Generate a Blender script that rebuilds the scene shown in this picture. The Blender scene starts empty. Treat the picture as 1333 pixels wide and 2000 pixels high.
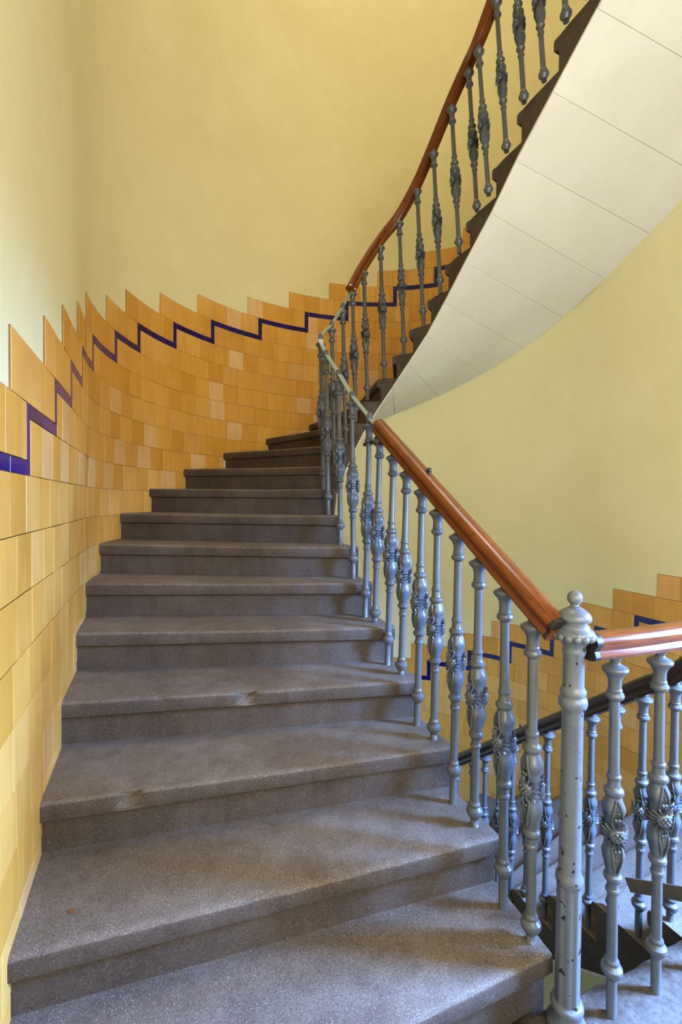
import bpy, bmesh, math, random
from mathutils import Vector, Matrix
S = bpy.context.scene
C = S.collection
PI = math.pi
rnd = random.Random(7)

# ------------------------------------------------------------------ camera
PSI, PITCH, ROLL = 0.3715, -0.0214, -0.0093
CAM = Vector((-1.4104, -2.6765, 1.4043))
fwd0 = Vector((math.sin(PSI), math.cos(PSI), 0)); rgt0 = Vector((math.cos(PSI), -math.sin(PSI), 0)); z0 = Vector((0, 0, 1))
fwd = fwd0 * math.cos(PITCH) + z0 * math.sin(PITCH)
up0 = z0 * math.cos(PITCH) - fwd0 * math.sin(PITCH)
rgt = rgt0 * math.cos(ROLL) - up0 * math.sin(ROLL)
upv = rgt0 * math.sin(ROLL) + up0 * math.cos(ROLL)
cam = bpy.data.objects.new('camera', bpy.data.cameras.new('camera')); C.objects.link(cam)
cam.matrix_world = Matrix(((rgt.x, upv.x, -fwd.x, CAM.x), (rgt.y, upv.y, -fwd.y, CAM.y), (rgt.z, upv.z, -fwd.z, CAM.z), (0, 0, 0, 1)))
cam.data.sensor_fit = 'HORIZONTAL'; cam.data.sensor_width = 36; cam.data.lens = 930.7 / 1333 * 36
cam.data.clip_start = .02
S.camera = cam

# ------------------------------------------------------------------ world, lights, exposure
w = bpy.data.worlds.new('sky'); S.world = w; w.use_nodes = True
bg = w.node_tree.nodes['Background']; bg.inputs[0].default_value = (.55, .72, 1, 1); bg.inputs[1].default_value = 1.0
def area(name, loc, target, sx, sy, power, col):
    l = bpy.data.lights.new(name, 'AREA'); l.shape = 'RECTANGLE'; l.size = sx; l.size_y = sy; l.energy = power; l.color = col
    o = bpy.data.objects.new(name, l); C.objects.link(o); o.location = loc
    o.rotation_euler = (Vector(target) - Vector(loc)).to_track_quat('-Z', 'Y').to_euler(); return o
side = area('side_window_daylight', (1.68, -2.6, 1.5), (.62, -2.17, .02), .5, 1.2, 760, (.21, .43, 1.0)); side.data.spread = math.radians(120)
area('front_fill_light', (-.55, -3.66, 1.95), (.35, 0, 2.35), 2.0, 1.9, 128, (1.0, .93, .74))  # unseen fill lamp added behind the camera to brighten right wall and soffit
area('skylight', (0, .1, 10.6), (0, .1, 0), 2.4, 2.4, 215, (1.0, .95, .86))
S.view_settings.view_transform = 'Standard'; S.view_settings.look = 'None'; S.view_settings.gamma = 1
S.view_settings.use_curve_mapping = False
S.view_settings.exposure = 0.0

# ------------------------------------------------------------------ materials
def srgb(r, g, b):
    f = lambda c: (c / 255 / 12.92) if c / 255 <= .04045 else ((c / 255 + .055) / 1.055) ** 2.4
    return (f(r), f(g), f(b), 1)
def mat(name, rough=.6, metallic=0, spec=.5):
    m = bpy.data.materials.new(name); m.use_nodes = True; nt = m.node_tree
    b = nt.nodes['Principled BSDF']; b.inputs['Roughness'].default_value = rough; b.inputs['Metallic'].default_value = metallic
    b.inputs['Specular IOR Level'].default_value = spec
    return m, nt, b
def N(nt, t, **kw):
    n = nt.nodes.new(t)
    for k, v in kw.items(): setattr(n, k, v)
    return n
def coords(nt, scale=(1, 1, 1), kind='Object'):
    tc = N(nt, 'ShaderNodeTexCoord'); mp = N(nt, 'ShaderNodeMapping'); mp.inputs['Scale'].default_value = scale
    nt.links.new(tc.outputs[kind], mp.inputs[0]); return mp.outputs[0]
def geopos(nt, scale=(1, 1, 1)):
    g = N(nt, 'ShaderNodeNewGeometry'); mp = N(nt, 'ShaderNodeMapping'); mp.inputs['Scale'].default_value = scale
    nt.links.new(g.outputs['Position'], mp.inputs[0]); return mp.outputs[0]
def noise(nt, vec, scale, detail=4, rough=.6):
    n = N(nt, 'ShaderNodeTexNoise'); n.inputs['Scale'].default_value = scale; n.inputs['Detail'].default_value = detail; n.inputs['Roughness'].default_value = rough
    nt.links.new(vec, n.inputs['Vector']); return n.outputs[0]
def ramp(nt, fac, stops, interp='LINEAR'):
    r = N(nt, 'ShaderNodeValToRGB'); r.color_ramp.interpolation = interp
    el = r.color_ramp.elements
    while len(el) < len(stops): el.new(.5)
    for e, (p, c) in zip(el, stops): e.position = p; e.color = c
    nt.links.new(fac, r.inputs[0]); return r.outputs[0]
def mix(nt, fac, a, b, mode='MIX'):
    m = N(nt, 'ShaderNodeMix', data_type='RGBA', blend_type=mode)
    for s, v in ((m.inputs[0], fac), (m.inputs[6], a), (m.inputs[7], b)):
        if hasattr(v, 'node'): nt.links.new(v, s)
        else: s.default_value = v
    return m.outputs[2]
def bump(nt, b, h, strength, dist):
    n = N(nt, 'ShaderNodeBump'); n.inputs['Strength'].default_value = strength; n.inputs['Distance'].default_value = dist
    nt.links.new(h, n.inputs['Height']); nt.links.new(n.outputs[0], b.inputs['Normal'])
G = lambda v: (v, v, v, 1)

def m_plaster(name, c1, c2, c3):
    m, nt, b = mat(name, .75, spec=.3); v = geopos(nt)
    big = noise(nt, v, 1.3, 5); fine = noise(nt, v, 9, 6, .7)
    c = ramp(nt, big, [(.3, c1), (.55, c2), (.75, c3)])
    spots = ramp(nt, noise(nt, v, 26, 3, .5), [(.70, G(1)), (.78, (.80, .76, .66, 1))])
    c = mix(nt, .10, c, ramp(nt, fine, [(.35, G(.72)), (.65, G(1))]), 'MULTIPLY')
    c = mix(nt, .5, c, spots, 'MULTIPLY')
    nt.links.new(c, b.inputs['Base Color']); bump(nt, b, noise(nt, v, 14, 7, .7), .25, .006); return m
M_WALL = m_plaster('yellow_plaster', srgb(218, 207, 157), srgb(223, 213, 165), srgb(228, 219, 173))
M_SOFFIT = m_plaster('cream_soffit_plaster', srgb(218, 213, 200), srgb(225, 221, 210), srgb(231, 228, 218))
M_CEIL = m_plaster('white_plaster', srgb(228, 226, 216), srgb(234, 231, 222), srgb(238, 236, 228))

def m_tile():
    m, nt, b = mat('ochre_glazed_tile', .3, spec=.45); v = geopos(nt)
    oi = N(nt, 'ShaderNodeObjectInfo')
    c = ramp(nt, oi.outputs['Random'], [(0, srgb(210, 153, 64)), (.25, srgb(218, 162, 74)), (.5, srgb(202, 145, 56)), (.72, srgb(222, 170, 88)), (.88, srgb(208, 150, 60)), (.95, srgb(224, 182, 126)), (1, srgb(216, 164, 84))])
    st = noise(nt, geopos(nt, (9, 9, 1.2)), 3.0, 4, .6)
    c = mix(nt, .55, c, ramp(nt, st, [(.32, (.84, .79, .72, 1)), (.6, G(1))]), 'MULTIPLY')
    dirt = noise(nt, v, 2.2, 5, .65)
    c = mix(nt, .35, c, ramp(nt, dirt, [(.36, (.72, .66, .58, 1)), (.52, G(1))]), 'MULTIPLY')
    nt.links.new(c, b.inputs['Base Color'])
    rr = N(nt, 'ShaderNodeMapRange'); rr.inputs[3].default_value = .24; rr.inputs[4].default_value = .42
    nt.links.new(st, rr.inputs[0]); nt.links.new(rr.outputs[0], b.inputs['Roughness'])
    bump(nt, b, noise(nt, v, 30, 4, .6), .12, .002); return m
M_TILE = m_tile()
def m_blue():
    m, nt, b = mat('cobalt_glazed_tile', .18); oi = N(nt, 'ShaderNodeObjectInfo')
    c = ramp(nt, oi.outputs['Random'], [(0, srgb(8, 4, 84)), (.5, srgb(12, 6, 100)), (1, srgb(6, 3, 66))])
    nt.links.new(c, b.inputs['Base Color']); return m
M_BLUE = m_blue()
def simple(name, col, rough=.6, metallic=0, ns=None, amt=.3, bs=0):
    m, nt, b = mat(name, rough, metallic)
    if ns:
        v = geopos(nt); n = noise(nt, v, ns, 5, .65)
        c = mix(nt, amt, col, ramp(nt, n, [(.3, G(.35)), (.65, G(1))]), 'MULTIPLY'); nt.links.new(c, b.inputs['Base Color'])
        if bs: bump(nt, b, n, bs, .004)
    else: b.inputs['Base Color'].default_value = col
    return m
M_GROUT = simple('dark_grout', srgb(128, 98, 66), .9, 0, 12, .6)

def m_stone():
    m, nt, b = mat('speckled_grey_stone', .72, spec=.35); v = geopos(nt)
    base = ramp(nt, noise(nt, v, 2.6, 6, .7), [(.3, srgb(80, 70, 61)), (.5, srgb(96, 86, 77)), (.7, srgb(112, 102, 94))])
    sp = noise(nt, v, 210, 2, .5)
    c = mix(nt, 1, base, ramp(nt, sp, [(.33, G(.58)), (.5, G(.98)), (.62, G(1.0))]), 'MULTIPLY')
    w_ = ramp(nt, noise(nt, v, 330, 1, .4), [(.64, G(0)), (.69, G(1))])
    c = mix(nt, w_, c, srgb(132, 128, 126))
    streak = ramp(nt, noise(nt, geopos(nt, (7, 7, .8)), 2.2, 4, .6), [(.35, (.74, .70, .66, 1)), (.55, G(1))])
    c = mix(nt, .6, c, streak, 'MULTIPLY')
    # by normal: riser shade put into the colour with some grime, worn treads lightened
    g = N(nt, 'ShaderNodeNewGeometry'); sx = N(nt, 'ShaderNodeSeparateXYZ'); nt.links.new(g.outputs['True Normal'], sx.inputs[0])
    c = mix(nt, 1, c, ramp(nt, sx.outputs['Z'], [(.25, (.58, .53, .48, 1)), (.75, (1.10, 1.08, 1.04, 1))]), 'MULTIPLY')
    nt.links.new(c, b.inputs['Base Color'])
    hh = noise(nt, v, 120, 5, .7); bump(nt, b, hh, .35, .003); return m
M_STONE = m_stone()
def m_floor():
    m, nt, b = mat('worn_flaky_cement', .8, spec=.3); v = geopos(nt)
    base = ramp(nt, noise(nt, v, 4.5, 8, .74), [(.36, srgb(66, 48, 32)), (.46, srgb(92, 82, 72)), (.56, srgb(108, 102, 96)), (.8, srgb(120, 116, 112))])
    c = mix(nt, .7, base, ramp(nt, noise(nt, v, 70, 4, .6), [(.38, G(.55)), (.52, G(1))]), 'MULTIPLY')
    nt.links.new(c, b.inputs['Base Color']); bump(nt, b, noise(nt, v, 38, 9, .78), 1.0, .012); return m
M_FLOOR = m_floor()
def m_iron(name, col, chips=0.0):
    m, nt, b = mat(name, .34, 0, .5); v = geopos(nt)
    c = mix(nt, .35, col, ramp(nt, noise(nt, v, 18, 5, .7), [(.3, G(.62)), (.6, G(1))]), 'MULTIPLY')
    c = mix(nt, .3, c, ramp(nt, noise(nt, v, 60, 3, .6), [(.36, (.72, .66, .58, 1)), (.46, G(1))]), 'MULTIPLY')
    if chips:
        k = ramp(nt, noise(nt, v, 48, 2, .5), [(chips, G(0)), (chips + .015, G(1))])
        c = mix(nt, k, c, srgb(28, 24, 26))
    nt.links.new(c, b.inputs['Base Color']); bump(nt, b, noise(nt, v, 90, 4, .6), .25, .002); return m
M_IRON = m_iron('grey_blue_painted_cast_iron', srgb(80, 84, 89))
M_NEWEL = m_iron('chipped_grey_blue_paint', srgb(93, 98, 106), .668)
M_BAR = m_iron('pale_green_grey_painted_strap', srgb(132, 146, 138))
M_RUST = simple('rusty_brown_iron', srgb(96, 84, 74), .5, 0, 25, .4)
M_BLACK = simple('black_iron', srgb(30, 27, 27), .45, 0, 30, .4)
def m_wood():
    m, nt, b = mat('varnished_red_brown_wood', .24, spec=.5)
    v = coords(nt, (1, 1, 1), 'UV')
    mp = N(nt, 'ShaderNodeMapping'); mp.inputs['Scale'].default_value = (2.2, 26, 1); nt.links.new(v, mp.inputs[0])
    n = noise(nt, mp.outputs[0], 3, 6, .65)
    c = ramp(nt, n, [(.28, srgb(60, 28, 11)), (.45, srgb(100, 50, 18)), (.6, srgb(126, 66, 26)), (.8, srgb(148, 82, 36))])
    wear = ramp(nt, noise(nt, geopos(nt), 7, 5, .7), [(.35, G(.55)), (.6, G(1))])
    c = mix(nt, .6, c, wear, 'MULTIPLY')
    nt.links.new(c, b.inputs['Base Color']); bump(nt, b, n, .08, .002); return m
M_WOOD = m_wood()
M_SHADED_WOOD = simple('shaded_wood', srgb(46, 30, 22), .3, 0, 20, .4)  # lower handrail wood, its shade put into the base colour
M_GLASS, _nt, _b = mat('window_glass', .02); _b.inputs['Transmission Weight'].default_value = 1; _b.inputs['Base Color'].default_value = (1, 1, 1, 1)
M_FRAME = simple('white_window_paint', srgb(226, 224, 218), .5)
M_LEAF = simple('dry_leaf', srgb(110, 62, 34), .8)

# ------------------------------------------------------------------ helpers
def link(name, me, m=None, parent=None, loc=None):
    o = bpy.data.objects.new(name, me); C.objects.link(o)
    if m and not me.materials: me.materials.append(m)
    if parent: o.parent = parent
    if loc is not None: o.location = loc
    return o
def mesh(name, verts, faces, smooth=False):
    me = bpy.data.meshes.new(name); me.from_pydata([tuple(v) for v in verts], [], faces); me.update()
    if smooth: me.polygons.foreach_set('use_smooth', [True] * len(me.polygons))
    return me
def empty(name, label, cat, loc=(0, 0, 0), group=None):
    o = bpy.data.objects.new(name, None); C.objects.link(o); o.location = loc; o['label'] = label; o['category'] = cat
    if group: o['group'] = group
    return o
def box_data(x0, x1, y0, y1, z0, z1):
    v = [(x0, y0, z0), (x1, y0, z0), (x1, y1, z0), (x0, y1, z0), (x0, y0, z1), (x1, y0, z1), (x1, y1, z1), (x0, y1, z1)]
    f = [(0, 3, 2, 1), (4, 5, 6, 7), (0, 1, 5, 4), (1, 2, 6, 5), (2, 3, 7, 6), (3, 0, 4, 7)]
    return v, f
def box(name, d, m, parent=None, bevel=0):
    me = mesh(name, *box_data(*d)); o = link(name, me, m, parent)
    if bevel:
        bm = bmesh.new(); bm.from_mesh(me); bmesh.ops.bevel(bm, geom=bm.edges[:], offset=bevel, segments=2, affect='EDGES'); bm.to_mesh(me); bm.free()
    return o
def sharp(me, ang=35):
    me.polygons.foreach_set('use_smooth', [True] * len(me.polygons)); me.set_sharp_from_angle(angle=math.radians(ang))
def lathe(prof, n=20, rfun=None, cap=True):
    V, F = [], []
    for z, r in prof:
        for i in range(n):
            a = 2 * PI * i / n; rr = r if rfun is None else rfun(z, r, a)
            V.append((rr * math.cos(a), rr * math.sin(a), z))
    for j in range(len(prof) - 1):
        for i in range(n):
            F.append((j * n + i, j * n + (i + 1) % n, (j + 1) * n + (i + 1) % n, (j + 1) * n + i))
    if cap: F.append(tuple(range(n))[::-1]); F.append(tuple((len(prof) - 1) * n + i for i in range(n)))
    return V, F
def catmull(P, sub=8):
    P = [Vector(p) for p in P]; out = []
    for i in range(len(P) - 1):
        p0 = P[i - 1] if i else P[0] * 2 - P[1]; p1, p2 = P[i], P[i + 1]; p3 = P[i + 2] if i + 2 < len(P) else P[-1] * 2 - P[-2]
        for k in range(sub):
            t = k / sub
            out.append(.5 * ((2 * p1) + (p2 - p0) * t + (2 * p0 - 5 * p1 + 4 * p2 - p3) * t * t + (3 * p1 - p0 - 3 * p2 + p3) * t ** 3))
    out.append(P[-1]); return out
def sweep(name, path, prof, m, parent=None, ang=40):
    n = len(prof); V, F, L = [], [], [0]
    for i, p in enumerate(path):
        t = (path[min(i + 1, len(path) - 1)] - path[max(i - 1, 0)]).normalized()
        lat = Vector((t.y, -t.x, 0)).normalized(); up = lat.cross(t).normalized()
        if up.z < 0: up = -up
        if i: L.append(L[-1] + (p - path[i - 1]).length)
        for a, b_ in prof: V.append(p + lat * a + up * b_)
    for j in range(len(path) - 1):
        for i in range(n): F.append((j * n + i, j * n + (i + 1) % n, (j + 1) * n + (i + 1) % n, (j + 1) * n + i))
    F.append(tuple(range(n))[::-1]); F.append(tuple((len(path) - 1) * n + i for i in range(n)))
    me = mesh(name, V, F); uv = me.uv_layers.new(name='UVMap')
    for poly in me.polygons:
        for li in poly.loop_indices:
            vi = me.loops[li].vertex_index; uv.data[li].uv = (L[vi // n], (vi % n) / n)
    bm = bmesh.new(); bm.from_mesh(me); bmesh.ops.recalc_face_normals(bm, faces=bm.faces[:]); bm.to_mesh(me); bm.free()
    sharp(me, ang); return link(name, me, m, parent)
RAIL = [(-.024, -.004), (-.030, .004), (-.030, .012), (-.024, .022), (-.013, .029), (0, .031), (.013, .029), (.024, .022), (.030, .012), (.030, .004), (.024, -.004), (.021, -.011), (.024, -.017), (.026, -.024), (.022, -.032), (.010, -.035), (-.010, -.035), (-.022, -.032), (-.026, -.024), (-.024, -.017), (-.021, -.011)]
RAIL = [(a * 1.1, b * 1.1) for a, b in RAIL]
FLAT = [(-.014, -.003), (.014, -.003), (.014, .003), (-.014, .003)]

# ------------------------------------------------------------------ plan of the well
R = 1.737; RI = .3734; BI = .541; H = .165; FLOOR_H = 4.125
def outer(a, r=R):
    """point and inward normal on the outer wall at arc length a (a<0: left flank, a>pi R: right flank)"""
    if a < 0: return Vector((-r, a, 0)), Vector((1, 0, 0))
    if a > PI * R: return Vector((r, -(a - PI * R), 0)), Vector((-1, 0, 0))
    t = PI - a / R; return Vector((r * math.cos(t), r * math.sin(t), 0)), Vector((-math.cos(t), -math.sin(t), 0))
def inner(q):
    if q < 0: return Vector((-RI, q * 3, 0))
    if q > 1: return Vector((RI, -(q - 1) * 3, 0))
    t = PI * (1 - q); return Vector((RI * math.cos(t), BI * math.sin(t), 0))
QI = [-.565, -.486, -.399, -.319, -.240, -.156, -.094, -.011, .117, .250, .352, .436, .512, .594, .682, .771, .870, .972, 1.059, 1.139, 1.205, 1.287, 1.369, 1.453, 1.54]
AO = [-1.74, -1.387, -1.05, -.701, -.355, -.045] + [q * PI * R for q in (.054, .115, .183, .254, .332, .413, .494, .573, .652, .730, .803, .873, .937)] + [PI * R + x for x in (.02, .36, .70, 1.04, 1.36, 1.65)]
INN = [inner(q) for q in QI]; INN[0] = Vector((-.388, -1.694, 0))
OUT = [outer(a)[0] for a in AO]

# ------------------------------------------------------------------ walls (structure)
Z_LO, Z_HI = -6.0, 11.0
def wall(name, arcs):
    V, F = [], []
    for a in arcs:
        for r in (R, R + .2):
            p, _ = outer(a, r)
            V += [(p.x, p.y, Z_LO), (p.x, p.y, Z_HI)]
    n = len(arcs)
    for i in range(n - 1):
        b, c = 4 * i, 4 * (i + 1)
        F += [(b, b + 1, c + 1, c), (b + 2, c + 2, c + 3, b + 3), (b + 1, b + 3, c + 3, c + 1), (b, c, c + 2, b + 2)]
    F += [(0, 2, 3, 1), (4 * n - 4, 4 * n - 3, 4 * n - 1, 4 * n - 2)]
    me = mesh(name, V, F); sharp(me, 30)
    o = link(name, me, M_WALL); o['kind'] = 'structure'; return o
BACK_END = .75 * PI * R
NL = 60
wall_left = wall('wall_left', [-3.7, -2.4, -1.2, 0])
wall_back = wall('wall_back', [BACK_END * i / NL for i in range(NL + 1)])
wall_right = wall('wall_right', [BACK_END + (PI * R - BACK_END) * i / 20 for i in range(21)] + [PI * R + .9, PI * R + 2.0])
def more_wall(o, boxes):
    bm = bmesh.new(); bm.from_mesh(o.data)
    for b in boxes:
        v, f = box_data(*b); vs = [bm.verts.new(p) for p in v]
        for q in f: bm.faces.new([vs[i] for i in q])
    bm.to_mesh(o.data); bm.free(); sharp(o.data, 30)
# the landing window is an opening in the right wall, beside the camera
WY0, WY1, WZ0, WZ1 = -3.25, -2.05, .85, 2.45
more_wall(wall_right, [(R, R + .2, -3.7, WY0, Z_LO, Z_HI), (R, R + .2, WY1, -2.0, Z_LO, Z_HI), (R, R + .2, WY0, WY1, Z_LO, WZ0), (R, R + .2, WY0, WY1, WZ1, Z_HI)])
wall_front = box('wall_front', (-1.94, -1.65, -3.9, -3.7, Z_LO, Z_HI), M_WALL); wall_front['kind'] = 'structure'
more_wall(wall_front, [(.55, 1.94, -3.9, -3.7, Z_LO, Z_HI), (-1.65, .55, -3.9, -3.7, Z_LO, .95), (-1.65, .55, -3.9, -3.7, 2.95, Z_HI)])
fill_win = link('fill_window', mesh('fill_window', *box_data(-1.65, .55, -3.805, -3.80, .95, 2.95)), M_GLASS); fill_win['kind'] = 'structure'  # unseen window added in the front wall to go with the fill lamp
for x in (-1.65, -.93, -.23, .49): box('window_frame', (x, x + .06, -3.83, -3.775, .95, 2.95), M_FRAME, fill_win)
for z in (.95, 2.2, 2.89): box('window_frame', (-1.65, .55, -3.828, -3.777, z, z + .06), M_FRAME, fill_win)
win = link('window_1', mesh('window_1', *box_data(1.80, 1.805, WY0, WY1, WZ0, WZ1)), M_GLASS); win['kind'] = 'structure'
for d in ((WY0, WY0 + .06), (-2.68, -2.62), (WY1 - .06, WY1)): box('window_frame', (1.775, 1.83, d[0], d[1], WZ0, WZ1), M_FRAME, win)
for d in ((WZ0, WZ0 + .06), (1.9, 1.95), (WZ1 - .06, WZ1)): box('window_frame', (1.777, 1.828, WY0, WY1, d[0], d[1]), M_FRAME, win)
ceiling = box('ceiling', (-1.94, 1.94, -3.9, 1.94, 11.0, 11.2), M_CEIL); ceiling['kind'] = 'structure'

# ------------------------------------------------------------------ landings
def landing(name, z, lip):
    # slab with a rounded, slightly ragged lip towards the well
    V, F = [], []; nx = 90
    prof = [(-.10, 0), (-.035, 0), (-.012, -.006), (0, -.02), (.002, -.035), (-.006, -.055), (-.02, -.075), (-.03, -.22)]
    xs = [-1.73 + 3.46 * i / nx for i in range(nx + 1)]
    rr = random.Random(3)
    for x in xs:
        j = (rr.random() - .5) * .010 + .006 * math.sin(x * 9) ; jz = (rr.random() - .5) * .004
        V.append((x, -3.7, z)); 
        for dy, dz in prof: V.append((x, lip + dy + (j if dy > -.05 else 0), z + dz + (jz if dz < -.003 and dz > -.08 else 0)))
        V.append((x, -3.7, z - .22))
    k = len(prof) + 2
    for i in range(nx):
        for jn in range(k): F.append((i * k + jn, i * k + (jn + 1) % k, (i + 1) * k + (jn + 1) % k, (i + 1) * k + jn))
    F.append(tuple(range(k))[::-1]); F.append(tuple(nx * k + i for i in range(k)))
    me = mesh(name, V, F); bm = bmesh.new(); bm.from_mesh(me); bmesh.ops.recalc_face_normals(bm, faces=bm.faces[:]); bm.to_mesh(me); bm.free()
    sharp(me, 50); o = link(name, me, M_FLOOR); o['kind'] = 'structure'; return o
landing('floor', 0, -1.668)
landing('floor.001', FLOOR_H, -1.668)
landing('floor.002', -FLOOR_H, -1.668)

# ------------------------------------------------------------------ stairs
PROF = [(-.030, 0), (-.014, -.0005), (-.006, -.003), (-.0015, -.008), (0, -.015), (0, -.048), (-.002, -.056), (-.008, -.060), (-.020, -.061), (-.026, -.064), (-.028, -.072), (-.030, -.084), (-.030, -.166)]
CHIPS = {3: [(.505, .030, .020), (.735, .014, .009), (.765, .012, .008)], 2: [(.80, .028, .017)], 1: [(.555, .016, .008), (.30, .02, .005)], 5: [(.35, .02, .006)]}
def step_mesh(k, dz, deep=0):
    """one stone step: moulded nosing in front, wedge body below; s=0 at the well, s=1 in the wall"""
    I0, O0, I1, O1 = INN[k], OUT[k], INN[k + 1], OUT[k + 1]
    d0 = (O0 - I0).normalized(); d1 = (O1 - I1).normalized()
    f = Vector((d0.y, -d0.x, 0))
    if f.dot(INN[k] - INN[k + 1] + OUT[k] - OUT[k + 1]) < 0: f = -f          # forward: down the stair
    fb = Vector((d1.y, -d1.x, 0)); fb = fb if fb.dot(f) > 0 else -fb
    O0 = O0 + d0 * .03; O1 = O1 + d1 * .03
    n = 48 if k < 8 and dz == 0 else 16
    zt = (k + 1) * H + dz; V, F = [], []; rr = random.Random(100 + k + int(dz * 10))
    for i in range(n + 1):
        s = i / n; a = I0.lerp(O0, s); b = I1.lerp(O1, s) + fb * -.0305
        drop = .235 * (1 - s) + .195 * s + deep
        wear = -.004 * math.exp(-((s - .45) / .25) ** 2) + (rr.random() - .5) * .0014
        ch = [(0, 0)] * 1; cd = 0
        for cs, cw, cdep in CHIPS.get(k, []) if dz == 0 else []:
            cd = max(cd, cdep * max(0, 1 - ((s - cs) / cw) ** 2))
        V.append((b.x, b.y, zt))
        mid = a.lerp(b, .4); V.append((mid.x, mid.y, zt + wear * .3))
        for j, (df, dv) in enumerate(PROF):
            c_ = cd * (.5, .8, 1, 1, .95, .25)[j] if j <= 5 else 0
            p = a + f * (df - c_ * 1.4 * (1 if j > 1 else .3)); V.append((p.x, p.y, zt + dv + (wear if j < 6 else 0) - (c_ * .7 if 1 <= j <= 4 else 0)))
        g_ = max(.08, (a - I1.lerp(O1, s)).length); p = a - f * .030; V.append((p.x, p.y, zt - drop + .030 * H / g_ + .002))
        V.append((b.x, b.y, zt + H - drop + .0305 * H / g_ + .002))
    m_ = len(PROF) + 4
    for i in range(n):
        for j in range(m_): F.append((i * m_ + j, i * m_ + (j + 1) % m_, (i + 1) * m_ + (j + 1) % m_, (i + 1) * m_ + j))
    F.append(tuple(range(m_))[::-1]); F.append(tuple(n * m_ + i for i in range(m_)))
    me = mesh('step', V, F); bm = bmesh.new(); bm.from_mesh(me); bmesh.ops.recalc_face_normals(bm, faces=bm.faces[:]); bmesh.ops.triangulate(bm, faces=[q for q in bm.faces if len(q.verts) > 4]); bm.to_mesh(me); bm.free()
    sharp(me, 38); return me
def soffit_mesh(k, dz, deep=0):
    V, F = [], []; nx, ny = 10, 3; rr = random.Random(k)
    off = (rr.random() - .5) * .004
    for lay in (0, 1):
        for j in range(ny + 1):
            t = .006 + .988 * j / ny
            for i in range(nx + 1):
                s = i / nx; a = INN[k].lerp(OUT[k], s); b = INN[k + 1].lerp(OUT[k + 1], s); p = a.lerp(b, t)
                z = (k + 1 + t) * H + dz - (.235 * (1 - s) + .195 * s + deep) + (.004 if lay == 0 else -.009 - off)
                V.append((p.x, p.y, z))
    n1 = (nx + 1) * (ny + 1); g = lambda l, i, j: l * n1 + j * (nx + 1) + i
    for j in range(ny):
        for i in range(nx):
            F.append((g(0, i, j), g(0, i + 1, j), g(0, i + 1, j + 1), g(0, i, j + 1))); F.append((g(1, i, j), g(1, i, j + 1), g(1, i + 1, j + 1), g(1, i + 1, j)))
    for i in range(nx):
        F.append((g(0, i, 0), g(1, i, 0), g(1, i + 1, 0), g(0, i + 1, 0))); F.append((g(0, i, ny), g(0, i + 1, ny), g(1, i + 1, ny), g(1, i, ny)))
    for j in range(ny):
        F.append((g(0, 0, j), g(0, 0, j + 1), g(1, 0, j + 1), g(1, 0, j))); F.append((g(0, nx, j), g(1, nx, j), g(1, nx, j + 1), g(0, nx, j + 1)))
    me = mesh('soffit_panel', V, F); bm = bmesh.new(); bm.from_mesh(me); bmesh.ops.recalc_face_normals(bm, faces=bm.faces[:]); bm.to_mesh(me); bm.free(); sharp(me, 40); return me
def flight(label, ks, dz, dy=0, deep=0):
    t = empty('staircase', label, 'staircase', (0, dy, dz))
    for k in ks:
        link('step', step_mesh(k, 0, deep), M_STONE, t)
        link('soffit_panel', soffit_mesh(k, 0, deep), M_SOFFIT, t)
    return t
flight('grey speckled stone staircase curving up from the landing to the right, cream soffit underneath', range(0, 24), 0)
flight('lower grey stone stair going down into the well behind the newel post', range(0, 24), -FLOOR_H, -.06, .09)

# ------------------------------------------------------------------ wall tiles
HT, TS, ZB, ZB2 = .15516, .0406, 1.4674, -.3433
VA = [-1.861, -1.511, -1.161, -.778, -.445, -.136, .188, .577, .878, 1.292, 1.698, 2.19, 2.662, 3.066, 3.544, 3.939, 4.33]   # blue risers, first index k=-2
JA = [-2.02, -1.68, -1.325, -.947, -.628, -.261, .022, .442, .716, 1.127, 1.54, 2.063, 2.486, 2.889, 3.367, 3.826, 4.189]   # jags of the top edge
WA = [3.16, 3.54, 3.92, 4.311, 4.687, 5.074, 5.469, 5.793, 6.14, 6.49, 6.83, 7.17]
JWA = [2.98, 3.36, 3.745, 4.12, 4.513, 4.89, 5.292, 5.607, 5.934, 6.30, 6.65, 6.99]
STEP_A = AO
def tread_z(a, lower):
    dz = -FLOOR_H if lower else 0
    if a < AO[0]: return dz
    for k in range(24):
        if AO[k] <= a < AO[k + 1]: return (k + 1) * H + dz
    return 25 * H + dz
tile_cache = {}
def tile_mesh(w_, h_, kind):
    key = (round(w_, 3), round(h_, 3), kind)
    if key not in tile_cache:
        w2, h2, e, d = key[0] / 2, key[1] / 2, .0007, .0062
        V = [(-w2, 0, -h2), (w2, 0, -h2), (w2, 0, h2), (-w2, 0, h2), (-w2, d - e, -h2), (w2, d - e, -h2), (w2, d - e, h2), (-w2, d - e, h2),
             (-w2 + e, d, -h2 + e), (w2 - e, d, -h2 + e), (w2 - e, d, h2 - e), (-w2 + e, d, h2 - e)]
        F = [(0, 1, 2, 3)]
        for b in (0, 4):
            for i in range(4): F.append((b + i, b + 4 + i, b + 4 + (i + 1) % 4, b + (i + 1) % 4))
        F.append((8, 11, 10, 9))
        me = mesh(kind, V, F); me.materials.append(M_BLUE if kind == 'border_tile' else M_TILE); tile_cache[key] = me
    return tile_cache[key]
grout = {}
def parent_of(a): return wall_left if a < 0 else (wall_back if a < BACK_END else wall_right)
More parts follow.
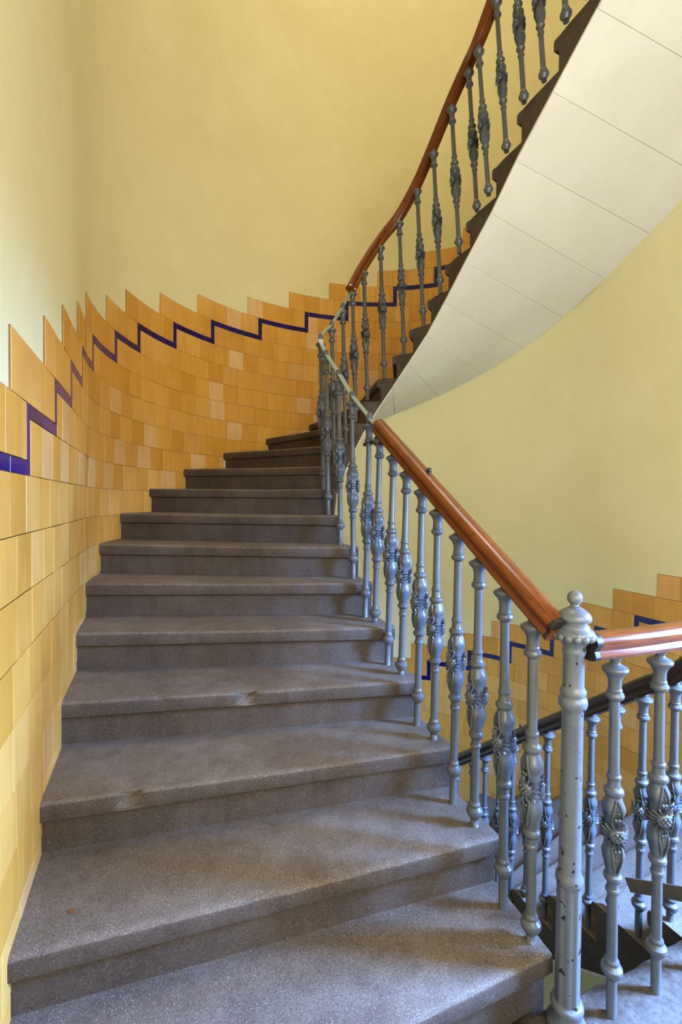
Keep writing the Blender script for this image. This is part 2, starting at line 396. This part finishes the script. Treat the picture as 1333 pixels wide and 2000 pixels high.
def put_tile(a0, a1, z0, z1, kind='tile', joint=.0019, lower=False):
    if a1 - a0 < .008: return
    if z1 < tread_z(a0, lower) + .004 and z1 < tread_z(a1, lower) + .004: return
    z0 = max(z0, tread_z(a0, lower) - .03)
    ac = (a0 + a1) / 2; p, n = outer(ac); zc = (z0 + z1) / 2
    wd = (a1 - a0) * 1.0 - joint; hg = z1 - z0 - joint
    sag = (a1 - a0) ** 2 / (8 * R) if 0 < ac < PI * R else 0
    par = parent_of(ac)
    o = bpy.data.objects.new(kind, tile_mesh(wd, hg, kind)); C.objects.link(o); o.parent = par
    ang = math.atan2(n.y, n.x) - PI / 2
    p = p + n * (sag + rnd.random() * .0010 - .0006)
    o.matrix_local = Matrix.Translation((p.x, p.y, zc + (rnd.random() - .5) * .0012)) @ Matrix.Rotation(ang + (rnd.random() - .5) * .010, 4, 'Z') @ Matrix.Rotation((rnd.random() - .5) * .008, 4, 'X') @ Matrix.Rotation((rnd.random() - .5) * .006, 4, 'Y')
    gv, gf = grout.setdefault(par.name, ([], []))
    A = [outer(a0), outer(a1)]; b = len(gv); m_ = .0012
    for (q, nn) in A:
        for zz in (z0 - m_, z1 + m_):
            for off in (-.004, .0044): gv.append((q.x + nn.x * off, q.y + nn.y * off, zz))
    gf += [(b + 1, b + 3, b + 7, b + 5), (b, b + 4, b + 6, b + 2), (b, b + 1, b + 5, b + 4), (b + 2, b + 6, b + 7, b + 3), (b, b + 2, b + 3, b + 1), (b + 4, b + 5, b + 7, b + 6)]
def row(a0, a1, z0, z1, lower, first=None, kind='tile', wmax=.152):
    a = a0; i = 0
    while a < a1 - .004:
        wd = wmax * (1 + (rnd.random() - .5) * .03)
        if first and i == 0: wd = first
        b = min(a + wd, a1)
        if a1 - b < .012: b = a1
        lim = [0.0, BACK_END]
        put_tile(a, b, z0, z1, kind, lower=lower)
        a = b; i += 1
def dado(V_, J_, zb, k0, lower, a_start, a_end):
    n = len(V_)
    for i in range(n):
        k = k0 + i; zk = zb + k * HT
        prev = V_[i - 1] + TS / 2 if i else a_start
        row(prev, V_[i] + TS / 2, zk, zk + TS, lower, kind='border_tile')                      # H_k
        put_tile(V_[i] - .0185, V_[i] + .0185, zk + TS, zk + TS + HT, 'border_tile', lower=lower)   # V_k
        jl = J_[i - 1] if i else a_start
        row(jl, V_[i] - .0185, zk + TS, zk + TS + HT, lower)                                    # A_k, the courses above the blue line
        # B_k: course that starts at V_k below the blue line, runs right until the treads hide it
        a = V_[i] + .0185
        end = a
        while end < a_end and tread_z(end, lower) < zk + HT: end += .03
        row(a, min(end, a_end), zk, zk + HT, lower, first=.152 if i % 3 else .10)
    zk = zb + (k0 + n) * HT
    row(V_[-1] + TS / 2, a_end, zk, zk + TS, lower, kind='border_tile'); row(J_[-1], a_end, zk + TS, zk + TS + HT, lower)
    for r_ in range(1, 12):                                                                     # level courses under the first border run
        zk = zb + (k0 - r_) * HT
        end = a_start
        while end < a_end and tread_z(end, lower) < zk + HT: end += .03
        if end > a_start + .02: row(a_start - rnd.random() * .08, min(end, a_end), zk, zk + HT, lower)
dado(VA, JA, ZB, -2, False, -2.62, 4.56)
dado(WA, JWA, ZB2, -2, True, 2.9, PI * R + 1.95)
for pn, (gv, gf) in grout.items():
    o = link('grout', mesh('grout', gv, gf), M_GROUT, bpy.data.objects[pn]); o['kind'] = 'stuff'

# ------------------------------------------------------------------ balusters (cast iron)
LOW = [(-.026, .0135), (-.022, .0165), (-.016, .0205), (-.008, .0262), (0, .0278), (.007, .0262), (.012, .0200), (.016, .0165), (.019, .0185), (.024, .0190), (.028, .0170), (.031, .0145), (.036, .0138), (.213, .0134), (.216, .0170), (.221, .0182), (.226, .0170), (.229, .0145), (.244, .0145), (.248, .0190), (.256, .0238), (.264, .0228), (.269, .0180), (.274, .0170)]
UPP = [(.480, .0170), (.484, .0205), (.489, .0245), (.494, .0260), (.500, .0245), (.504, .0190), (.510, .0165), (.527, .0155), (.530, .0180), (.534, .0188), (.538, .0180), (.541, .0150), (.552, .0138), (.742, .0128), (.746, .0170), (.750, .0220), (.757, .0240), (.764, .0215), (.767, .0172), (.769, .0185), (.773, .0185), (.776, .0165), (.795, .0165), (.806, .0190), (.815, .0240), (.821, .0305), (.825, .0330), (.829, .0335), (.833, .0315), (.838, .0230), (.842, .0150), (.846, .0120), (.850, .0130), (.857, .0170), (.866, .0180), (.874, .0160), (.880, .0125), (.892, .0125)]
def joined(lists):
    V, F = [], []
    for v, f in lists:
        F += [tuple(i + len(V) for i in q) for q in f]; V += v
    return V, F
me_low = mesh('baluster_shaft', *lathe(LOW, 18)); sharp(me_low, 32)
BOSS = [(.268, .0165), (.278, .0190), (.288, .0205), (.300, .0232), (.312, .0265), (.326, .0282), (.338, .0250), (.346, .0220), (.356, .0205), (.372, .0205), (.387, .0210), (.402, .0205), (.420, .0205), (.430, .0225), (.438, .0262), (.447, .0290), (.456, .0282), (.465, .0245), (.473, .0210), (.479, .0190), (.486, .0180)]
def boss_r(z, r, a):
    g = max(0, min(1, (z - .275) / .03)) * max(0, min(1, (.482 - z) / .03))
    d = min(abs(math.remainder(a, PI)), 1.6)                      # angle from the nearer of the two faces
    return r * (1 - .26 * g * math.exp(-(d / .42) ** 2) + .05 * g * math.cos(4 * (d - .8)) + .022 * g * math.cos(22 * a))
def ball(c, r, n=6, m_=4):
    V, F = lathe([(c[2] + r * math.sin(-PI / 2 + PI * j / m_), max(.0004, r * math.cos(-PI / 2 + PI * j / m_))) for j in range(m_ + 1)], n)
    return [(x + c[0], y + c[1], z) for x, y, z in V], F
def scroll(f, z0, z1, sgn):
    # raised leaf edge that borders the opening on each face: a thin curved rib
    V, F = [], []; n = 7
    for i in range(n):
        t = i / (n - 1); z = z0 + (z1 - z0) * t; y = sgn * (.0118 * math.sin(PI * min(1, t * .62 + .02)) + .0012)
        x = .0205 + .0055 * math.sin(PI * t)
        for dx, dy in ((.0028, -.0014), (.0028, .0014), (-.006, .0020), (-.006, -.0020)):
            X, Y = x + dx, y + dy; c, s = math.cos(f), math.sin(f); V.append((X * c - Y * s, X * s + Y * c, z))
    for i in range(n - 1):
        for j in range(4): F.append((i * 4 + j, i * 4 + (j + 1) % 4, i * 4 + 4 + (j + 1) % 4, i * 4 + 4 + j))
    F += [(3, 2, 1, 0), tuple((n - 1) * 4 + i for i in range(4))]
    return V, F
bl = [lathe(BOSS, 40, boss_r)]
for q in range(2):
    f = q * PI
    for sg in (-1, 1): bl += [scroll(f, .478, .418, sg), scroll(f, .280, .352, sg)]
    for rr_, zz, br in ((.0245, .428, .0058), (.0225, .444, .0045), (.0205, .456, .0036), (.0235, .342, .0050), (.0215, .328, .0042), (.0195, .312, .0034)):
        for dy in ((-.0045, .0045) if br > .0044 else (0,)):
            bl.append(ball((rr_ * math.cos(f) - dy * math.sin(f), rr_ * math.sin(f) + dy * math.cos(f), zz), br))
me_boss = mesh('leaf_boss', *joined(bl)); sharp(me_boss, 45)
def rosette():
    # sunflower: ridged pointed petals wrapped round the boss, raised hub with a small flower
    V, F = [], []; P = 16; RC = .0235
    def wrap(y, z, h): r_ = RC + h; t_ = y / RC; return (r_ * math.cos(t_), r_ * math.sin(t_), z)
    def pt(rad, ang, h): return wrap(rad * math.cos(ang) * .98, rad * math.sin(ang), h)
    for i in range(P):
        a = 2 * PI * i / P; da = PI / P * .84; b = len(V)
        V += [pt(.012, a - da * .7, .004), pt(.012, a + da * .7, .004), pt(.025, a + da, .0030), pt(.0355, a + da * .35, .0045), pt(.0355, a - da * .35, .0045), pt(.025, a - da, .0030), pt(.013, a, .0085), pt(.026, a, .0125), pt(.037, a, .0105), pt(.022, a, -.006)]
        F += [(b, b + 6, b + 7, b + 5), (b + 5, b + 7, b + 8, b + 4), (b + 6, b + 1, b + 2, b + 7), (b + 7, b + 2, b + 3, b + 8), (b, b + 1, b + 6), (b + 4, b + 8, b + 3),
              (b + 9, b, b + 5), (b + 9, b + 5, b + 4), (b + 9, b + 4, b + 3), (b + 9, b + 3, b + 2), (b + 9, b + 2, b + 1), (b + 9, b + 1, b)]
    n = 18; b = len(V); rings = [(.0225, -.003), (.0195, .006), (.016, .0105), (.012, .012), (.009, .0115), (.003, .0115)]
    for rad, h in rings: V += [pt(rad, 2 * PI * i / n, h) for i in range(n)]
    for j in range(len(rings) - 1):
        for i in range(n): F.append((b + j * n + i, b + j * n + (i + 1) % n, b + (j + 1) * n + (i + 1) % n, b + (j + 1) * n + i))
    F.append(tuple(b + (len(rings) - 1) * n + i for i in range(n)))
    L = [(V, F)]
    for i in range(6):
        a = 2 * PI * i / 6; c = wrap(.0078 * math.cos(a), .0078 * math.sin(a), .0125); v, f = ball((0, 0, 0), .0040); L.append(([(x + c[0], y + c[1], z + c[2]) for x, y, z in v], f))
    v, f = ball((0, 0, 0), .0042, 8, 5); L.append(([(x + RC + .0130, y, z) for x, y, z in v], f))
    return joined(L)
me_ros = mesh('rosette', *rosette()); sharp(me_ros, 62)
me_up = mesh('baluster_capital', *lathe(UPP, 18)); sharp(me_up, 32)
me_foot = mesh('baluster_foot', *lathe([(-1, .0142), (-.97, .0142), (-.96, .0134), (0, .0134)], 12)); sharp(me_foot, 50)
for me_ in (me_low, me_up, me_boss, me_ros, me_foot): me_.materials.append(M_IRON)
def baluster(parent, base, L, lean, tail, rot=0, has_foot=True):
    """base: point on the tread; L: height to the capital disc; lean: top offset (x, y); tail: height of the ball collar"""
    s = (L - tail) / .83
    axis = Vector((lean[0], lean[1], L)).normalized()
    q = Vector((0, 0, 1)).rotation_difference(axis)
    o = bpy.data.objects.new('baluster', me_low); C.objects.link(o); o.parent = parent
    pos = Vector(base) + axis * tail
    o.matrix_local = Matrix.Translation(pos) @ q.to_matrix().to_4x4() @ Matrix.Rotation(rot, 4, 'Z') @ Matrix.Scale(s, 4)
    for nm, me_ in (('capital', me_up), ('leaf_boss', me_boss)):
        c = bpy.data.objects.new(nm, me_); C.objects.link(c); c.parent = o
    for i in range(2):
        c = bpy.data.objects.new('rosette', me_ros); C.objects.link(c); c.parent = o
        c.matrix_local = Matrix.Rotation(i * PI, 4, 'Z') @ Matrix.Translation((0, 0, .387))
    if tail > .028:
        c = bpy.data.objects.new('foot', me_foot); C.objects.link(c); c.parent = o
        c.matrix_local = Matrix.Translation((0, 0, -.02)) @ Matrix.Diagonal((1, 1, max(.004, (tail / s - .02) + .004), 1))
    return o
# ------------------------------------------------------------------ upper stair railing
# (tread, x, y, height to capital, lean along the camera's right, ball height)
UB = [(0, -.418, -1.642, .899, -.010, .052), (0, -.415, -1.523, .973, -.010, .125), (1, -.418, -1.382, .880, .002, .052), (1, -.416, -1.256, .957, .006, .125),
      (2, -.412, -1.118, .874, .004, .050), (2, -.413, -.995, .954, .008, .122), (3, -.418, -.864, .868, .014, .045), (3, -.418, -.734, .949, .016, .120),
      (4, -.422, -.603, .875, .015, .048), (4, -.425, -.495, .962, .012, .125), (5, -.413, -.309, .945, -.016, .112), (6, -.410, -.103, .949, -.018, .115),
      (7, -.410, .110, .956, -.020, .118), (8, -.400, .231, .930, -.026, .100),
      (9, -.275, .365, .915, -.028, .10), (10, -.165, .440, .915, -.030, .10), (11, -.075, .478, .905, -.032, .09),
      (12, .014, .476, .903, -.035, .085), (13, .140, .461, .934, -.038, .105), (14, .262, .390, .932, -.046, .105), (15, .345, .262, .939, -.058, .11),
      (16, .362, .078, .912, -.060, .085), (17, .362, -.128, .882, -.060, .07), (18, .360, -.302, .799, -.060, .03), (18, .330, -.446, .787, -.068, .03),
      (19, .350, -.565, .786, -.068, .03), (20, .352, -.690, .80, -.068, .03), (20, .352, -.825, .77, -.068, .03), (21, .352, -.955, .83, -.068, .03), (21, .352, -1.07, .78, -.068, .03), (22, .352, -1.20, .86, -.068, .03), (22, .352, -1.32, .80, -.068, .03)]
rail1 = empty('stair_railing', 'stair railing with ornate grey balusters and red-brown wooden handrail along the main staircase', 'railing')
tops = []
for i, (k, x, y, L, ln, tl) in enumerate(UB):
    lean = (rgt0.x * ln, rgt0.y * ln)
    z = (k + 1) * H - .002
    t = (k + .5) / 24
    baluster(rail1, (x, y, z), L, lean, tl, rot=(math.atan2(y - UB[i - 1][2], x - UB[i - 1][1]) + PI / 2 if i > 10 else 0) + (rnd.random() - .5) * .35)
    tops.append(Vector((x + lean[0], y + lean[1], z + L)))
up_ = lambda p, d: p + Vector((0, 0, d))
pth = [Vector((-.420, -1.722, 1.072))] + [up_(p, .068) for p in tops[0:8]] + [up_(tops[8], .066)]
e = tops[8].lerp(tops[9], .12)
for _ in range(3):
    pth = [pth[0]] + [(pth[i - 1] + pth[i] * 2 + pth[i + 1]) / 4 for i in range(1, len(pth) - 1)] + [pth[-1]]
path = catmull(pth[:-1] + [up_(e, .064)], 6)
sweep('handrail', path, RAIL, M_WOOD, rail1)
sweep('iron_strap', catmull([up_(tops[8].lerp(tops[9], .05), .045)] + [up_(p, .042) for p in tops[9:11]] + [up_(p, .042) for p in tops[11:18]], 6), FLAT, M_BAR, rail1)
sweep('handrail', catmull([up_(tops[16].lerp(tops[15], .25), .062)] + [up_(p, .062) for p in tops[16:]], 6), RAIL, M_WOOD, rail1)
def ferrule(parent, p0, p1):
    sweep('ferrule', [Vector(p0), Vector(p0).lerp(Vector(p1), .5), Vector(p1)], [(a * 1.02, b_ * 1.02) for a, b_ in RAIL], M_BLACK, parent)
ferrule(rail1, path[0], path[0] + (path[1] - path[0]).normalized() * .012)
def knob(parent, p, r=.011):
    V, F = joined([lathe([(0, r * .55), (.004, r * .5), (.008, r * .5)], 12), ball((0, 0, .014), r, 12, 8)])
    me = mesh('knob', V, F); sharp(me, 60); o = link('knob', me, M_BLACK, parent); o.location = p; return o
knob(rail1, tops[4].lerp(tops[5], .55) + Vector((0, 0, .106)))
knob(rail1, tops[18].lerp(tops[19], .2) + Vector((0, 0, .098)), .009)
box('rail_bracket', (-.425, -.395, -.66, -.575, 1.675, 1.722), M_BLACK, rail1, .004)
box('rail_bracket', (-.418, -.402, -.585, -.43, 1.690, 1.708), M_BLACK, rail1, .002)

# ------------------------------------------------------------------ newel post
NP = [(0, .050), (.012, .050), (.018, .044), (.030, .040), (.048, .039), (.054, .041), (.060, .042), (.067, .040), (.072, .034)]
NS = [(.066, .0315), (.085, .030), (.375, .0295), (.388, .0300)]
NM = [(.384, .029), (.392, .0325), (.402, .0352), (.412, .0345), (.420, .0300), (.430, .0282), (.620, .0270), (.855, .0265), (.862, .0290), (.868, .0345), (.880, .0365), (.890, .0350), (.896, .0300), (.902, .0320), (.910, .0330), (.917, .0290), (.925, .0268), (1.005, .0265), (1.010, .0290), (1.018, .0300), (1.024, .0275), (1.034, .0300), (1.046, .0400)]
NC = [(1.042, .036), (1.048, .0455), (1.058, .0495), (1.066, .0500), (1.072, .0460), (1.076, .0400), (1.081, .0375), (1.085, .0360), (1.089, .0310), (1.094, .0310), (1.097, .0400), (1.102, .0425), (1.109, .0415), (1.118, .0360), (1.126, .0260), (1.132, .0150), (1.135, .0110), (1.140, .0105), (1.144, .0140)]
def newel(label, x, y, z=0):
    t = empty('newel_post', label, 'newel post', (x, y, z))
    def part(nm, prof, n=28, rf=None):
        me = mesh(nm, *lathe(prof, n, rf)); sharp(me, 45); return link(nm, me, M_NEWEL, t)
    part('base', NP)
    part('fluted_plinth', NS, 64, lambda z_, r, a: r * (1 + .045 * math.cos(8 * a)))
    part('shaft', NM); 
    V, F = joined([lathe(NC, 28)] + [ball((.0445 * math.cos(2 * PI * i / 14), .0445 * math.sin(2 * PI * i / 14), 1.056), .0108, 8, 6) for i in range(14)])
    me = mesh('cap', V, F); sharp(me, 45); link('cap', me, M_NEWEL, t)
    me = mesh('finial', *ball((0, 0, 1.156), .0195, 18, 10)); sharp(me, 70); link('finial', me, M_NEWEL, t)
    return t
newel('chipped grey cast iron newel post with ball finial at the foot of the main stair', -.3764, -1.7327)
newel('second grey newel post at the right end of the landing railing', .405, -1.7327)

# ------------------------------------------------------------------ landing railing
rail2 = empty('landing_railing', 'short level railing with wooden handrail running right from the newel post', 'railing')
for i, x in enumerate((-.240, -.063, .114, .285)):
    baluster(rail2, (x, -1.757, -.002), .963, (-.010 * rgt0.x, -.01 * rgt0.y), .132, rot=math.radians(-118 + 9 * i))
p2 = [Vector((-.335, -1.748, 1.032)), Vector((-.2, -1.757, 1.032)), Vector((.0, -1.757, 1.032)), Vector((.362, -1.745, 1.032))]
pp = catmull(p2, 6); sweep('handrail', pp, RAIL, M_WOOD, rail2)
ferrule(rail2, pp[0] - Vector((.012, 0, 0)), pp[0] + Vector((.010, 0, 0))); ferrule(rail2, pp[-1] - Vector((.010, 0, 0)), pp[-1] + Vector((.012, 0, 0)))
knob(rail2, (.075, -1.757, 1.064), .012)

# ------------------------------------------------------------------ lower stair railing
rail3 = empty('lower_stair_railing', 'dark handrail and grey balusters descending beside the lower stair in the well', 'railing')
LB = [(23, -1.485), (22, -1.362), (22, -1.245), (21, -1.125), (21, -.995), (20, -.873), (20, -.742), (19, -.63), (19, -.52), (18, -.40), (18, -.28), (17, -.12), (16, .06), (15, .22)]
lt = []
def rail_z(y): return .775 + .755 * (y + 1.485) * -1
for i, (k, y) in enumerate(LB):
    x = .405 if y < 0 else .395
    zt = rail_z(y) - .05
    zb_ = (k + 1) * H - FLOOR_H
    L = zt - zb_
    baluster(rail3, (x, y, zb_ - .002), L, (0, 0), max(.035, L - .83), rot=PI + .25)
    lt.append(Vector((x, y, zt)))
lp = [Vector((.405, -1.69, 1.0))] + [up_(p, .05) for p in lt]
lpp = catmull(lp, 5); sweep('handrail', lpp, RAIL, M_SHADED_WOOD, rail3)
for i in (0, 3, 6, 9): knob(rail3, lt[i].lerp(lt[i + 1], .5) + Vector((0, 0, .083)), .009)
sweep('iron_strap', catmull([(.378, -1.335, -.137), (.378, -1.43, -.078), (.380, -1.53, -.020), (.385, -1.70, .08)], 5), [(-.004, -.024), (.004, -.024), (.004, .024), (-.004, .024)], M_RUST, rail3)

# ------------------------------------------------------------------ small litter
def leaf(name, label, loc, size, rz):
    V = [(0, -1, 0), (.45, -.4, .12), (.5, .3, .22), (0, 1.1, .05), (-.5, .3, .16), (-.42, -.45, .1), (0, 0, .02)]
    F = [(6, i, (i + 1) % 6) for i in range(6)]
    me = mesh(name, [(x * size, y * size, z * size) for x, y, z in V], F)
    bm = bmesh.new(); bm.from_mesh(me); r_ = bmesh.ops.solidify(bm, geom=bm.faces[:], thickness=size * .06); bm.to_mesh(me); bm.free()
    o = link(name, me, M_LEAF, None, loc); o.rotation_euler = (0, 0, rz); o['label'] = label; o['category'] = 'leaf'; return o
leaf('dried_leaf', 'small curled brown dead leaf lying on the second step near the tiled wall', (-1.613, -1.290, .3305), .011, .7)
